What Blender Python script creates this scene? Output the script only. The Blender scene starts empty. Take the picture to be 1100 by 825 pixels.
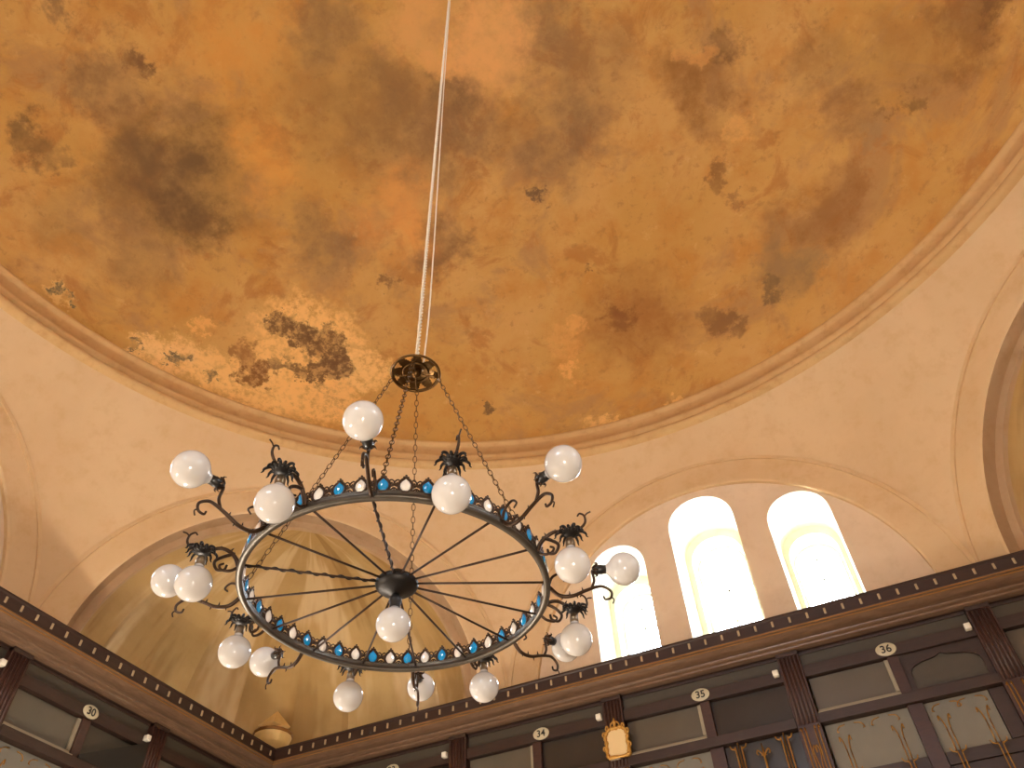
import bpy, bmesh, math, random
from mathutils import Vector, Matrix
import numpy as np
random.seed(7)
S = bpy.context.scene
COL = S.collection
PI = math.pi
def rad(d): return math.radians(d)

# ------------------------------------------------------------------ camera
TURN = Matrix.Rotation(.60189, 3, 'Z')     # sets the axes of the room along x and y
CAM = TURN @ Vector((0, -2.4785, 1.6))
F_PX = 831.33
M = Matrix(((0.98830375, -0.14878385, -0.03345235),
            (-0.08828178, -0.73706477, 0.67003124),
            (0.12434638, 0.65924115, 0.74157878)))
# rows of M: image right, image down, view axis
right, up, fwd = (TURN @ Vector(r) for r in M)
up = right.cross(fwd)
cam_data = bpy.data.cameras.new('camera')
cam = bpy.data.objects.new('camera', cam_data)
COL.objects.link(cam)
rot = Matrix((right, up, -fwd)).transposed()
cam.matrix_world = Matrix.Translation(CAM) @ rot.to_4x4()
cam_data.sensor_width = 36
cam_data.lens = F_PX / 1100 * 36
cam_data.clip_start = 0.05
S.camera = cam
def ray(px, py):
    return right * ((px - 550) / F_PX) + up * (-(py - 412.5) / F_PX) + fwd

# ------------------------------------------------------------------ node materials
def lin(c):
    return tuple((v / 255 / 12.92 if v / 255 <= .04045 else ((v / 255 + .055) / 1.055) ** 2.4) for v in c)
class Nodes:
    def __init__(self, name):
        self.m = bpy.data.materials.new(name); self.m.use_nodes = True
        self.t = self.m.node_tree; self.n = self.t.nodes; self.n.clear()
        self.out = self.n.new('ShaderNodeOutputMaterial')
        self.bsdf = self.n.new('ShaderNodeBsdfPrincipled')
        self.link(self.bsdf.outputs[0], self.out.inputs[0])
        self.co = self.n.new('ShaderNodeTexCoord').outputs['Object']
    def link(self, a, b): self.t.links.new(a, b)
    def put(self, sock, v):
        if isinstance(v, bpy.types.NodeSocket): self.link(v, sock)
        elif isinstance(v, (tuple, list)) and len(v) == 3 and sock.type == 'RGBA': sock.default_value = (*v, 1)
        else: sock.default_value = v
    def noise(self, scale, detail=4, rough=.55, co=None, dist=0, out=0):
        n = self.n.new('ShaderNodeTexNoise')
        self.put(n.inputs['Vector'], co or self.co)
        n.inputs['Scale'].default_value = scale; n.inputs['Detail'].default_value = detail
        n.inputs['Roughness'].default_value = rough; n.inputs['Distortion'].default_value = dist
        return n.outputs[out]
    def maprange(self, v, a, b, c=0., d=1., smooth=True):
        n = self.n.new('ShaderNodeMapRange')
        if smooth: n.interpolation_type = 'SMOOTHSTEP'
        self.put(n.inputs[0], v)
        for i, x in enumerate((a, b, c, d)): self.put(n.inputs[i + 1], x)
        return n.outputs[0]
    def math(self, op, a, b=0.):
        n = self.n.new('ShaderNodeMath'); n.operation = op
        self.put(n.inputs[0], a); self.put(n.inputs[1], b); return n.outputs[0]
    def vmath(self, op, a, b=None):
        n = self.n.new('ShaderNodeVectorMath'); n.operation = op
        self.put(n.inputs[0], a)
        if b is not None: self.put(n.inputs[1], b)
        return n.outputs['Value'] if op in ('DISTANCE', 'LENGTH', 'DOT_PRODUCT') else n.outputs[0]
    def mix(self, f, a, b, blend='MIX'):
        n = self.n.new('ShaderNodeMix'); n.data_type = 'RGBA'; n.blend_type = blend
        self.put(n.inputs[0], f); self.put(n.inputs[6], a); self.put(n.inputs[7], b)
        return n.outputs[2]
    def bump(self, h, strength=.3, dist=.01):
        n = self.n.new('ShaderNodeBump'); n.inputs['Strength'].default_value = strength
        n.inputs['Distance'].default_value = dist
        self.put(n.inputs['Height'], h); self.link(n.outputs[0], self.bsdf.inputs['Normal'])
    def set(self, **k):
        for a, v in k.items(): self.put(self.bsdf.inputs[a.replace('_', ' ')], v)
        return self.m

def simple(name, rgb, rough=.5, metal=0., var=.12, scale=12, bump=0.):
    N = Nodes(name); c = lin(rgb)
    f = N.noise(scale, 5, .6)
    col = N.mix(f, tuple(v * (1 - var) for v in c), tuple(min(1, v * (1 + var)) for v in c))
    if bump: N.bump(f, bump, .004)
    return N.set(Base_Color=col, Roughness=rough, Metallic=metal)

def plaster(name, a, b, c, seed=0., rough=.9, big=.6, gray=None):
    N = Nodes(name)
    co = N.vmath('ADD', N.co, (seed, seed * 2, seed * 3))
    n1 = N.noise(big, 7, .6, co); n2 = N.noise(big * 7, 6, .65, co)
    col = N.mix(N.maprange(n1, .35, .65), lin(a), lin(b))
    col = N.mix(N.maprange(n2, .45, .75, 0, .6), col, lin(c))
    if gray:
        n3 = N.noise(big * 1.7, 6, .7, N.vmath('ADD', co, (9, 4, 7)))
        col = N.mix(N.maprange(n3, .52, .68, 0, .7), col, lin(gray))
    N.bump(n2, .25, .012)
    return N.set(Base_Color=col, Roughness=rough)

MAT = {}
MAT['plaster'] = plaster('cream_plaster', (212, 180, 140), (219, 189, 150), (204, 168, 124))
MAT['arch'] = plaster('arch_plaster', (212, 180, 138), (220, 190, 150), (202, 164, 118), 3.1)
MAT['ring'] = plaster('ring_plaster', (204, 164, 112), (210, 174, 124), (182, 140, 88), 5.3, big=.8)
MAT['soffit'] = plaster('shaded_soffit_plaster', (178, 146, 112), (188, 156, 122), (166, 132, 92), 4.1)  # darker than the arch face: grazing shade put into the colour
MAT['lunette'] = plaster('lunette_glare_plaster', (222, 198, 170), (230, 208, 182), (212, 186, 154), 7.3)  # lightened: glare from the windows put into the colour
MAT['lower'] = plaster('lower_plaster', (190, 165, 130), (200, 175, 140), (180, 150, 115), 8.3)
MAT['reveal'] = plaster('window_reveal_plaster', (232, 228, 205), (238, 234, 215), (222, 215, 185), 2.2)

# conch: ochre plaster, shading of the gores painted as streaks down from the crown
def conch_mat():
    N = Nodes('ochre_conch_plaster')
    uv = N.n.new('ShaderNodeUVMap').outputs[0]
    sx = N.n.new('ShaderNodeSeparateXYZ'); N.link(uv, sx.inputs[0])
    cx = N.n.new('ShaderNodeCombineXYZ')
    N.link(N.math('MULTIPLY', sx.outputs[0], 6.), cx.inputs[0]); N.link(N.math('MULTIPLY', sx.outputs[1], .9), cx.inputs[1])
    st = N.noise(1.15, 4, .55, cx.outputs[0])
    n1 = N.noise(.9, 6, .6)
    col = N.mix(N.maprange(n1, .35, .65), lin((168, 134, 80)), lin((180, 148, 94)))
    col = N.mix(N.maprange(st, .52, .60, 0, .9), col, lin((200, 170, 124)))
    col = N.mix(N.maprange(st, .46, .38, 0, .7), col, lin((138, 104, 54)))
    N.bump(N.noise(7, 5, .6), .25, .012)
    return N.set(Base_Color=col, Roughness=.9)
MAT['conch'] = conch_mat()

# ------------------------------------------------------------------ mesh helpers
def link_mesh(name, bm, mat, parent=None, smooth=False, loc=None, rz=0.):
    me = bpy.data.meshes.new(name)
    bmesh.ops.recalc_face_normals(bm, faces=bm.faces[:])
    bm.to_mesh(me); bm.free()
    if smooth: me.polygons.foreach_set('use_smooth', [True] * len(me.polygons))
    if mat: me.materials.append(mat)
    o = bpy.data.objects.new(name, me); COL.objects.link(o)
    if parent: o.parent = parent
    if loc is not None: o.location = loc
    if rz: o.rotation_euler = (0, 0, rz)
    return o
def share(name, src, parent, loc=(0, 0, 0), rot=(0, 0, 0)):
    o = src.copy(); o.name = name; COL.objects.link(o); o.parent = parent
    o.location = loc; o.rotation_euler = rot; return o
def tag(o, label=None, cat=None, group=None, kind=None):
    for k, v in (('label', label), ('category', cat), ('group', group), ('kind', kind)):
        if v: o[k] = v
    return o
def empty(name, loc, rz=0., label=None, cat=None, group=None):
    o = bpy.data.objects.new(name, None); COL.objects.link(o)
    o.location = loc; o.rotation_euler = (0, 0, rz); o.empty_display_size = .1
    return tag(o, label, cat, group)
def box(bm, x0, x1, y0, y1, z0, z1, bev=0.):
    vs = [bm.verts.new((x, y, z)) for x in (x0, x1) for y in (y0, y1) for z in (z0, z1)]
    fs = [bm.faces.new([vs[i] for i in q]) for q in ((0, 1, 3, 2), (4, 6, 7, 5), (0, 4, 5, 1), (2, 3, 7, 6), (0, 2, 6, 4), (1, 5, 7, 3))]
    if bev:
        es = {e for f in fs for e in f.edges}
        bmesh.ops.bevel(bm, geom=list(es), offset=bev, segments=2, affect='EDGES', profile=.6)
def tube(bm, pts, r, seg=7, cap=True):
    pts = [Vector(p) for p in pts]; n = len(pts)
    rr = r if isinstance(r, (list, tuple)) else [r] * n
    rings = []; prev = None
    for i, p in enumerate(pts):
        t = (pts[min(i + 1, n - 1)] - pts[max(i - 1, 0)]).normalized()
        if prev is None:
            a = Vector((0, 0, 1)) if abs(t.z) < .9 else Vector((1, 0, 0))
            u = t.cross(a).normalized()
        else:
            u = (prev - t * prev.dot(t)).normalized()
        prev = u; v = t.cross(u)
        rings.append([bm.verts.new(p + (u * math.cos(2 * PI * k / seg) + v * math.sin(2 * PI * k / seg)) * rr[i]) for k in range(seg)])
    for a, b in zip(rings, rings[1:]):
        for k in range(seg): bm.faces.new((a[k], a[(k + 1) % seg], b[(k + 1) % seg], b[k]))
    if cap:
        bm.faces.new(rings[0][::-1]); bm.faces.new(rings[-1])
def spline(pts, n=6):
    """Catmull-Rom through pts"""
    P = [Vector(p) for p in pts]; P = [P[0] * 2 - P[1]] + P + [P[-1] * 2 - P[-2]]
    out = []
    for i in range(1, len(P) - 2):
        for k in range(n):
            t = k / n; a, b, c, d = P[i - 1:i + 3]
            out.append(.5 * ((2 * b) + (c - a) * t + (2 * a - 5 * b + 4 * c - d) * t * t + (3 * b - a - 3 * c + d) * t ** 3))
    out.append(P[-2]); return out
def lathe(bm, prof, seg=32, M4=None, arc=2 * PI, start=0.):
    full = abs(arc - 2 * PI) < 1e-6
    cols = []
    for k in range(seg if full else seg + 1):
        a = start + arc * k / seg; col = []
        for r, z in prof:
            v = Vector((r * math.cos(a), r * math.sin(a), z))
            col.append(bm.verts.new(M4 @ v if M4 else v))
        cols.append(col)
    for k in range(seg):
        a, b = cols[k], cols[(k + 1) % len(cols)]
        for i in range(len(prof) - 1):
            if prof[i][0] < 1e-7 and prof[i + 1][0] < 1e-7: continue
            try: bm.faces.new((a[i], b[i], b[i + 1], a[i + 1]))
            except ValueError: pass
    bmesh.ops.remove_doubles(bm, verts=bm.verts[:], dist=1e-6)

# ------------------------------------------------------------------ the room shell
PHI = 0.
A = 7.73            # octagon apothem
ZS = 6.63           # spring line of the eight arches
RO, RI = 3.20, 2.76 # outer and inner radius of the arches
ZR = 10.43          # underside of the dome ring
ROT = Matrix.Rotation(-PHI, 4, 'Z')
def W3(x, y, z): return ROT @ Vector((x, y, z))     # room axes -> world
def struct(name, bm, mat, smooth=False, rz=0.):
    o = link_mesh(name, bm, mat, None, smooth, None, rz)
    o['kind'] = 'structure'; return o

# floor
bm = bmesh.new(); L = A + .06
box(bm, -L, L, -L, L, -.2, 0)
N = Nodes('marble_floor')
br = N.n.new('ShaderNodeTexBrick'); br.offset = 0; br.inputs['Scale'].default_value = 1.6
br.inputs['Color1'].default_value = (.45, .38, .3, 1); br.inputs['Color2'].default_value = (.38, .31, .24, 1)
br.inputs['Mortar'].default_value = (.12, .1, .08, 1); br.inputs['Mortar Size'].default_value = .01
br.inputs['Brick Width'].default_value = .9; br.inputs['Row Height'].default_value = .9
N.link(N.co, br.inputs['Vector'])
struct('floor', bm, N.set(Base_Color=br.outputs[0], Roughness=.4), rz=-PHI)

# pendentives: a sphere through the eight octagon corners, cut by the arches
bm = bmesh.new(); RC = math.hypot(A, RO)
NA, NV = 28, 14
for o8 in range(8):
    base = PI / 2 + o8 * PI / 4 - PHI
    grid = []
    for i in range(NA + 1):
        th = -PI / 8 + PI / 4 * i / NA
        u = max(-RO, min(RO, A * math.tan(th)))
        z0 = math.sqrt(max(RO * RO - u * u, 0)); z1 = ZR - ZS
        col = []
        for j in range(NV + 1):
            e0 = math.asin(z0 / RC); e1 = math.asin(z1 / RC); e = e0 + (e1 - e0) * j / NV
            r = RC * math.cos(e)
            col.append(bm.verts.new((r * math.cos(base + th), r * math.sin(base + th), ZS + RC * math.sin(e))))
        grid.append(col)
    for i in range(NA):
        for j in range(NV):
            bm.faces.new((grid[i][j], grid[i + 1][j], grid[i + 1][j + 1], grid[i][j + 1]))
bmesh.ops.remove_doubles(bm, verts=bm.verts[:], dist=1e-5)
struct('wall_pendentives', bm, MAT['plaster'], True)

# dome ring moulding
prof = [(7.58, ZR - .06), (7.42, ZR + .0), (7.37, ZR + .03), (7.36, ZR + .08), (7.39, ZR + .13), (7.43, ZR + .16), (7.47, ZR + .17),
        (7.45, ZR + .2), (7.42, ZR + .25), (7.43, ZR + .31), (7.48, ZR + .35), (7.52, ZR + .37), (7.53, ZR + .55), (7.535, ZR + .6),
        (7.50, ZR + .615), (7.49, ZR + .66), (7.51, ZR + .69), (7.6, ZR + .7), (7.62, ZR + .72)]
bm = bmesh.new(); lathe(bm, prof, 160)
struct('trim_1', bm, MAT['ring'], True)

# dome
ZD, RD, HD = ZR + .715, 7.6, 6.3
def dome_hit(px, py):
    d = ray(px, py); o = CAM - Vector((0, 0, ZD)); s = RD / HD
    d2 = Vector((d.x, d.y, d.z * s)); o2 = Vector((o.x, o.y, o.z * s))
    a, b, c = d2.dot(d2), 2 * o2.dot(d2), o2.dot(o2) - RD * RD
    t = (-b + math.sqrt(b * b - 4 * a * c)) / (2 * a)
    return CAM + d * t, t
# stains and losses of the plaster: where they sit on the photographed dome, radius, tint, strength, hardness
STAINS = [
 # x, y, radius(px), sRGB, strength, soft(0..1)
 (200, 185, 78, (112, 82, 48), .95, .8), (208, 238, 36, (104, 74, 42), .8, .7), (150, 170, 45, (125, 92, 56), .6, .8),
 (110, 88, 42, (128, 92, 62), .75, .6), (138, 74, 14, (105, 68, 42), .8, .5), (62, 14, 16, (112, 82, 56), .7, .6),
 (33, 155, 27, (112, 84, 50), .85, .5), (72, 178, 16, (122, 92, 56), .7, .5), (120, 222, 30, (130, 98, 62), .6, .7),
 (60, 240, 40, (140, 110, 66), .4, .9), (150, 280, 45, (138, 104, 68), .6, .8),
 (345, 28, 40, (128, 98, 72), .65, .7), (370, 110, 75, (150, 114, 68), .6, .9), (440, 165, 60, (128, 94, 64), .65, .8),
 (500, 130, 52, (130, 96, 70), .65, .7), (492, 100, 30, (116, 86, 62), .6, .6), (475, 262, 30, (116, 82, 58), .75, .6), (420, 88, 38, (132, 98, 66), .55, .7),
 (345, 258, 36, (134, 102, 74), .7, .7), (585, 40, 48, (134, 104, 80), .65, .7), (580, 209, 11, (104, 74, 56), .85, .35),
 (600, 150, 50, (128, 96, 72), .65, .7), (620, 110, 42, (142, 108, 76), .5, .8), (650, 60, 40, (150, 114, 74), .5, .8),
 (525, 52, 52, (198, 154, 104), .8, .6), (440, 20, 34, (188, 146, 96), .7, .7), (480, 60, 24, (190, 146, 96), .6, .6),
 (432, 232, 46, (196, 142, 84), .6, .8), (285, 172, 38, (196, 142, 72), .6, .8), (250, 40, 60, (190, 140, 74), .5, .9),
 (760, 104, 40, (144, 92, 40), .7, .6), (782, 50, 22, (112, 76, 44), .8, .5), (735, 80, 34, (146, 96, 44), .6, .7),
 (690, 345, 58, (158, 96, 42), .65, .7), (775, 345, 18, (124, 82, 48), .75, .5), (668, 338, 14, (128, 72, 30), .7, .5),
 (900, 225, 42, (150, 94, 40), .65, .6), (935, 190, 26, (158, 98, 40), .65, .6), (920, 110, 30, (140, 92, 48), .6, .6), (990, 105, 18, (118, 82, 42), .75, .5),
 (1040, 28, 50, (138, 90, 42), .75, .6), (1062, 12, 24, (112, 74, 36), .7, .5), (970, 60, 50, (160, 114, 60), .5, .8),
 (850, 292, 34, (146, 116, 80), .75, .6), (832, 312, 14, (112, 86, 58), .8, .5), (868, 276, 20, (168, 134, 96), .6, .6), (940, 140, 20, (172, 140, 104), .6, .6),
 (830, 240, 34, (150, 106, 60), .5, .8), (880, 65, 40, (148, 112, 68), .5, .8), (955, 105, 14, (128, 92, 52), .6, .5),
 (765, 185, 12, (130, 86, 44), .7, .5), (797, 212, 9, (130, 84, 54), .7, .5), (795, 140, 14, (190, 148, 94), .5, .4), (760, 60, 14, (196, 148, 92), .5, .5),
 (620, 350, 12, (198, 150, 96), .5, .4), (605, 368, 20, (186, 142, 90), .5, .4), (612, 395, 14, (200, 154, 100), .7, .4),
 (640, 455, 12, (206, 166, 112), .7, .4), (655, 452, 9, (206, 166, 112), .7, .4), (720, 432, 9, (206, 164, 110), .6, .4), (525, 437, 9, (110, 80, 46), .9, .25), (630, 290, 6, (120, 86, 50), .8, .3), (417, 300, 9, (134, 92, 52), .8, .4),
 # flaking near the ring
 (330, 372, 58, (206, 166, 112), .95, .3), (280, 420, 40, (206, 166, 112), .9, .3), (340, 425, 40, (204, 162, 106), .9, .3), (392, 396, 26, (206, 168, 116), .9, .3),
 (160, 376, 24, (204, 170, 122), .9, .3), (195, 385, 30, (202, 168, 120), .9, .3), (235, 400, 28, (204, 166, 112), .9, .3), (215, 350, 12, (200, 156, 100), .7, .3), (65, 312, 15, (190, 160, 110), .8, .35),
 (300, 349, 14, (112, 76, 42), .95, .25), (325, 357, 16, (112, 76, 42), .95, .25), (348, 372, 22, (112, 76, 42), .95, .25), (362, 392, 18, (110, 74, 42), .95, .25), (340, 402, 14, (112, 76, 42), .95, .25), (318, 398, 11, (116, 78, 42), .9, .25),
 (272, 406, 15, (134, 82, 32), .95, .25), (282, 394, 12, (134, 82, 38), .9, .3), (262, 382, 14, (160, 104, 48), .8, .3), (300, 390, 10, (112, 76, 42), .8, .25),
 (182, 380, 6, (96, 82, 62), .9, .25), (193, 384, 8, (92, 80, 62), .9, .25), (142, 372, 7, (102, 86, 62), .9, .25), (228, 402, 8, (92, 76, 54), .9, .25), (64, 308, 7, (96, 90, 68), .9, .25), (74, 320, 6, (96, 90, 68), .9, .25), (52, 328, 4, (100, 84, 56), .8, .25),
]
def dl(c): return lin((c[0] * .98, c[1] * .96, c[2] * .885))
def dome_mat():
    N = Nodes('stained_dome_plaster')
    n1 = N.noise(.32, 9, .62, dist=.4); n2 = N.noise(1.3, 8, .66); n3 = N.noise(5.5, 7, .7)
    n4 = N.noise(.55, 9, .66, N.vmath('ADD', N.co, (13, 7, 3)), dist=.5)
    n5 = N.noise(2.6, 8, .7, N.vmath('ADD', N.co, (3, 17, 5)))
    n6 = N.noise(.9, 9, .7, N.vmath('ADD', N.co, (31, 2, 11)), dist=.6)
    col = N.mix(N.maprange(n1, .36, .64), dl((206, 164, 98)), dl((216, 176, 118)))
    col = N.mix(N.maprange(n2, .42, .7, 0, .75), col, dl((200, 146, 78)))
    col = N.mix(N.maprange(n4, .5, .64, 0, .7), col, dl((178, 142, 104)))
    col = N.mix(N.maprange(n6, .53, .64, 0, .7), col, dl((184, 130, 74)))
    col = N.mix(N.maprange(n5, .58, .72, 0, .6), col, dl((224, 186, 134)))
    col = N.mix(N.maprange(n3, .54, .68, 0, .5), col, dl((168, 128, 80)))
    # ragged edges: push the sample point around with noise
    def warp(scale, amp, det):
        v = N.vmath('SUBTRACT', N.noise(scale, det, .68, out=1), (.5, .5, .5))
        s = N.vmath('MULTIPLY', v, (amp,) * 3); return N.vmath('ADD', N.co, s)
    soft = warp(1.1, 2.2, 8); hard = warp(3.2, 1.15, 12)
    fine = N.noise(7., 9, .75, N.vmath('ADD', N.co, (5, 8, 1)))
    fadeh = N.maprange(fine, .36, .56, .15, 1.)
    fade = N.maprange(n2, .3, .62, .45, 1.)
    for x, y, r, c, s, so in STAINS:
        P, t = dome_hit(x, y); R = r * t / F_PX * 1.12
        d = N.vmath('DISTANCE', soft if so >= .5 else hard, tuple(P))
        f = N.maprange(d, R * (1 + .35 * so), R * (1 - so * .95), 0, s)
        f = N.math('MULTIPLY', f, fade if so >= .5 else fadeh)
        col = N.mix(f, col, dl(tuple(min(252, v * 1.19 + 12) for v in c) if c[0] > 184 else tuple(v * .8 + 28 for v in c)))
    N.bump(N.math('ADD', n2, N.math('MULTIPLY', n3, .4)), .35, .03)
    return N.set(Base_Color=col, Roughness=.92)
prof = [(RD * math.cos(PI / 2 * k / 48), ZD + HD * math.sin(PI / 2 * k / 48)) for k in range(49)]
prof[-1] = (0., ZD + HD)
bm = bmesh.new(); lathe(bm, prof, 160)
struct('ceiling', bm, dome_mat(), True)

# arch faces, lunettes, conches
def arch_outline(r, n=48, zb=6.45):
    return [(-r, zb)] + [(-r * math.cos(PI * k / n), ZS + r * math.sin(PI * k / n)) for k in range(n + 1)] + [(r, zb)]
def strip(bm, la, lb):
    va = [bm.verts.new(p) for p in la]; vb = [bm.verts.new(p) for p in lb]
    for i in range(len(va) - 1): bm.faces.new((va[i], va[i + 1], vb[i + 1], vb[i]))
def loft_lines(bm, lines):
    V = [[bm.verts.new(p) for p in l] for l in lines]
    for a, b in zip(V, V[1:]):
        for i in range(len(a) - 1): bm.faces.new((a[i], a[i + 1], b[i + 1], b[i]))
def at_y(ol, y): return [(x, y, z) for x, z in ol]
SIDES = {0: 'right', 1: 'far_corner', 2: 'left', 3: 'left_near_corner', 4: 'back', 5: 'back_corner', 6: 'near_right', 7: 'right_corner'}
# window openings in a lunette: centre, half width, spring, top, lower edge (room z)
WIN = [(-1.33, .44, 8.40, 8.84, 6.75), (.07, .50, 8.78, 9.27, 6.75), (1.44, .44, 8.40, 8.84, 6.75)]
def win_ol(c, w, zs, zt, zb, n=14):
    pts = [(c - w, zb)]
    for k in range(n + 1):
        a = PI * k / n
        pts.append((c - w * math.cos(a), zs + (zt - zs) * math.sin(a) ** .9))
    return pts + [(c + w, zb)]
REC = .06
win_n = 0
glass = None
def glass_mat():
    N = Nodes('window_glass')
    tr = N.n.new('ShaderNodeBsdfTransparent'); gl = N.n.new('ShaderNodeBsdfGlossy'); gl.inputs['Roughness'].default_value = .05
    tr.inputs[0].default_value = (.93, .96, 1, 1)
    mx = N.n.new('ShaderNodeMixShader'); mx.inputs[0].default_value = .06
    N.link(tr.outputs[0], mx.inputs[1]); N.link(gl.outputs[0], mx.inputs[2]); N.link(mx.outputs[0], N.out.inputs[0])
    N.n.remove(N.bsdf); return N.m
MAT['glass'] = glass_mat()
MAT['sash'] = simple('painted_window_wood', (205, 200, 185), .5)
for o8 in range(8):
    rz = -PHI + o8 * PI / 4
    nm = SIDES[o8]
    # archivolt: a thin raised lip, the flat band, the edge
    bm = bmesh.new()
    o, o2, i_ = arch_outline(RO + .02), arch_outline(RO - .035), arch_outline(RI)
    loft_lines(bm, [at_y(o, A + .04), at_y(o, A - .035), at_y(o2, A - .035), at_y(o2, A - .012), at_y(arch_outline(RI + .03), A - .012), at_y(i_, A + .0)])
    struct('wall_arch_' + nm, bm, MAT['arch'], False, rz)
    if o8 % 2 == 0:
        bm = bmesh.new()
        strip(bm, at_y(i_, A), at_y(i_, A + REC))
        struct('trim_%d' % (10 + o8), bm, MAT['arch'], True, rz)
        # lunette with three openings, filled around holes
        bm = bmesh.new(); edges = []
        def loop(pts):
            vs = [bm.verts.new((x, A + REC, z)) for x, z in pts]
            for k in range(len(vs)): edges.append(bm.edges.new((vs[k], vs[(k + 1) % len(vs)])))
        loop(arch_outline(RI + .01, 48))
        for w in WIN: loop(win_ol(*w))
        bmesh.ops.triangle_fill(bm, use_beauty=True, edges=edges, normal=(0, -1, 0))
        struct('wall_' + nm + '_lunette', bm, MAT['lunette'], False, rz)
        for w in WIN:
            win_n += 1
            c, hw, zs, zt, zb = w
            inner = (c + .02, hw * .8, zs - .22, zt - .3, zb + .35)
            D = A + REC + .95
            bm = bmesh.new()
            f, g = win_ol(*w), win_ol(*inner)
            ff, gg = f + [f[0]], g + [g[0]]
            step = win_ol(c + .015, hw * .97, zs - .12, zt - .16, zb + .2); step = step + [step[0]]
            loft_lines(bm, [at_y(ff, A + REC), at_y(step, D - .25), at_y(gg, D - .25), at_y(gg, D + .3)])
            struct('wall_%s_reveal' % nm if False else 'trim_%d' % (20 + win_n), bm, MAT['reveal'], False, rz)
            # the sash: arched frame, pane, glazing bars
            fr = bmesh.new()
            g2 = win_ol(inner[0], inner[1] - .04, inner[2], inner[3] - .04, inner[4] + .04); g2 = g2 + [g2[0]]
            loft_lines(fr, [at_y(gg, D + .05), at_y(g2, D + .05), at_y(g2, D + .11), at_y(gg, D + .11)])
            wo = struct('window_%d' % win_n, fr, MAT['sash'], False, rz)
            b2 = bmesh.new()
            box(b2, inner[0] - .012, inner[0] + .012, D + .06, D + .09, inner[4] + .04, inner[3] - .04)
            for q in (.3, .58, .82):
                zz = inner[4] + (inner[3] - inner[4]) * q
                hw2 = inner[1] - .04 if zz < inner[2] else (inner[1] - .04) * math.sqrt(max(0., 1 - ((zz - inner[2]) / (inner[3] - inner[2])) ** 2))
                box(b2, inner[0] - hw2, inner[0] + hw2, D + .06, D + .09, zz - .01, zz + .01)
            link_mesh('glazing_bar', b2, MAT['sash'], wo)
            pn = bmesh.new()
            pn.faces.new([pn.verts.new((x, D + .075, z)) for x, z in win_ol(inner[0], inner[1] - .03, inner[2], inner[3] - .03, inner[4] + .03)])
            r_ = bmesh.ops.extrude_face_region(pn, geom=pn.faces[:]); bmesh.ops.translate(pn, verts=[v for v in r_['geom'] if isinstance(v, bmesh.types.BMVert)], vec=(0, .006, 0))
            link_mesh('pane', pn, MAT['glass'], wo)
    else:
        DS = .2
        bm = bmesh.new()
        RS = RI - .05
        j = arch_outline(RS - .065)
        loft_lines(bm, [at_y(i_, A), at_y(i_, A + DS), at_y(j, A + DS), at_y(j, A + DS + .08)])
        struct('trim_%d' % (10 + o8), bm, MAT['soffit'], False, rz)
        # conch: a half dome of shallow gores over a half-round niche
        bm = bmesh.new(); uvl = bm.loops.layers.uv.new('UVMap')
        G, NE = 9, 26; NPS = G * 8; cols = []
        for a in range(NPS + 1):
            ps = PI * a / NPS; fl = abs(math.sin(ps * G)) ** .6
            col = []
            for e in range(-2, NE + 1):
                el = PI / 2 * max(e, 0) / NE
                R = RS * (1 + .022 * (fl - .6) * math.cos(el))
                z = ZS + RS * math.sin(el) if e >= 0 else ZS - .09 * (-e)
                col.append(bm.verts.new((-R * math.cos(ps) * math.cos(el), A + DS + .03 + R * math.sin(ps) * math.cos(el) * .98, z)))
            cols.append(col)
        for a in range(NPS):
            for e in range(len(cols[0]) - 1):
                try: f = bm.faces.new((cols[a][e], cols[a + 1][e], cols[a + 1][e + 1], cols[a][e + 1]))
                except ValueError: continue
                for lp, (aa, ee) in zip(f.loops, ((a, e), (a + 1, e), (a + 1, e + 1), (a, e + 1))):
                    lp[uvl].uv = (aa / NPS + o8 * .37, ee / NE)
        struct('wall_' + nm + '_conch', bm, MAT['conch'], False, rz)
# lower square walls and the level slabs that close the corners behind the cabinets
Lw = A + REC
for k, nm in ((0, 'right'), (1, 'left'), (2, 'back'), (3, 'near_right')):
    bm = bmesh.new(); box(bm, -Lw - .3, Lw, Lw, Lw + .3, 0, 6.45); box(bm, -3.1, 3.1, Lw + .004, Lw + .3, 6.44, 6.64)
    struct('wall_' + nm, bm, MAT['lower'], False, -PHI + k * PI / 2)
for k in range(4):
    bm = bmesh.new(); c = Lw + .3; h = RO; mid = (A + h) / 2
    q = math.sqrt(.5); half = []
    for i in range(25):
        t = PI * i / 24; u = -(RI - .1) * math.cos(t); v = (RI - .1) * math.sin(t) + .2
        half.append((mid - u * q + v * q, mid + u * q + v * q))
    pts = [(c, h - .3), (c, c), (h - .3, c), (h - .3, A - .03), (h, A - .03)] + half[::-1] + [(A - .03, h), (A - .03, h - .3)]
    vs = [bm.verts.new((x, y, 6.46)) for x, y in pts]
    bmesh.ops.triangle_fill(bm, use_beauty=True, edges=[bm.edges.new((vs[i], vs[(i + 1) % len(vs)])) for i in range(len(vs))], normal=(0, 0, 1))
    struct('trim_%d' % (2 + k), bm, MAT['lower'], False, -PHI + k * PI / 2)

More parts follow.
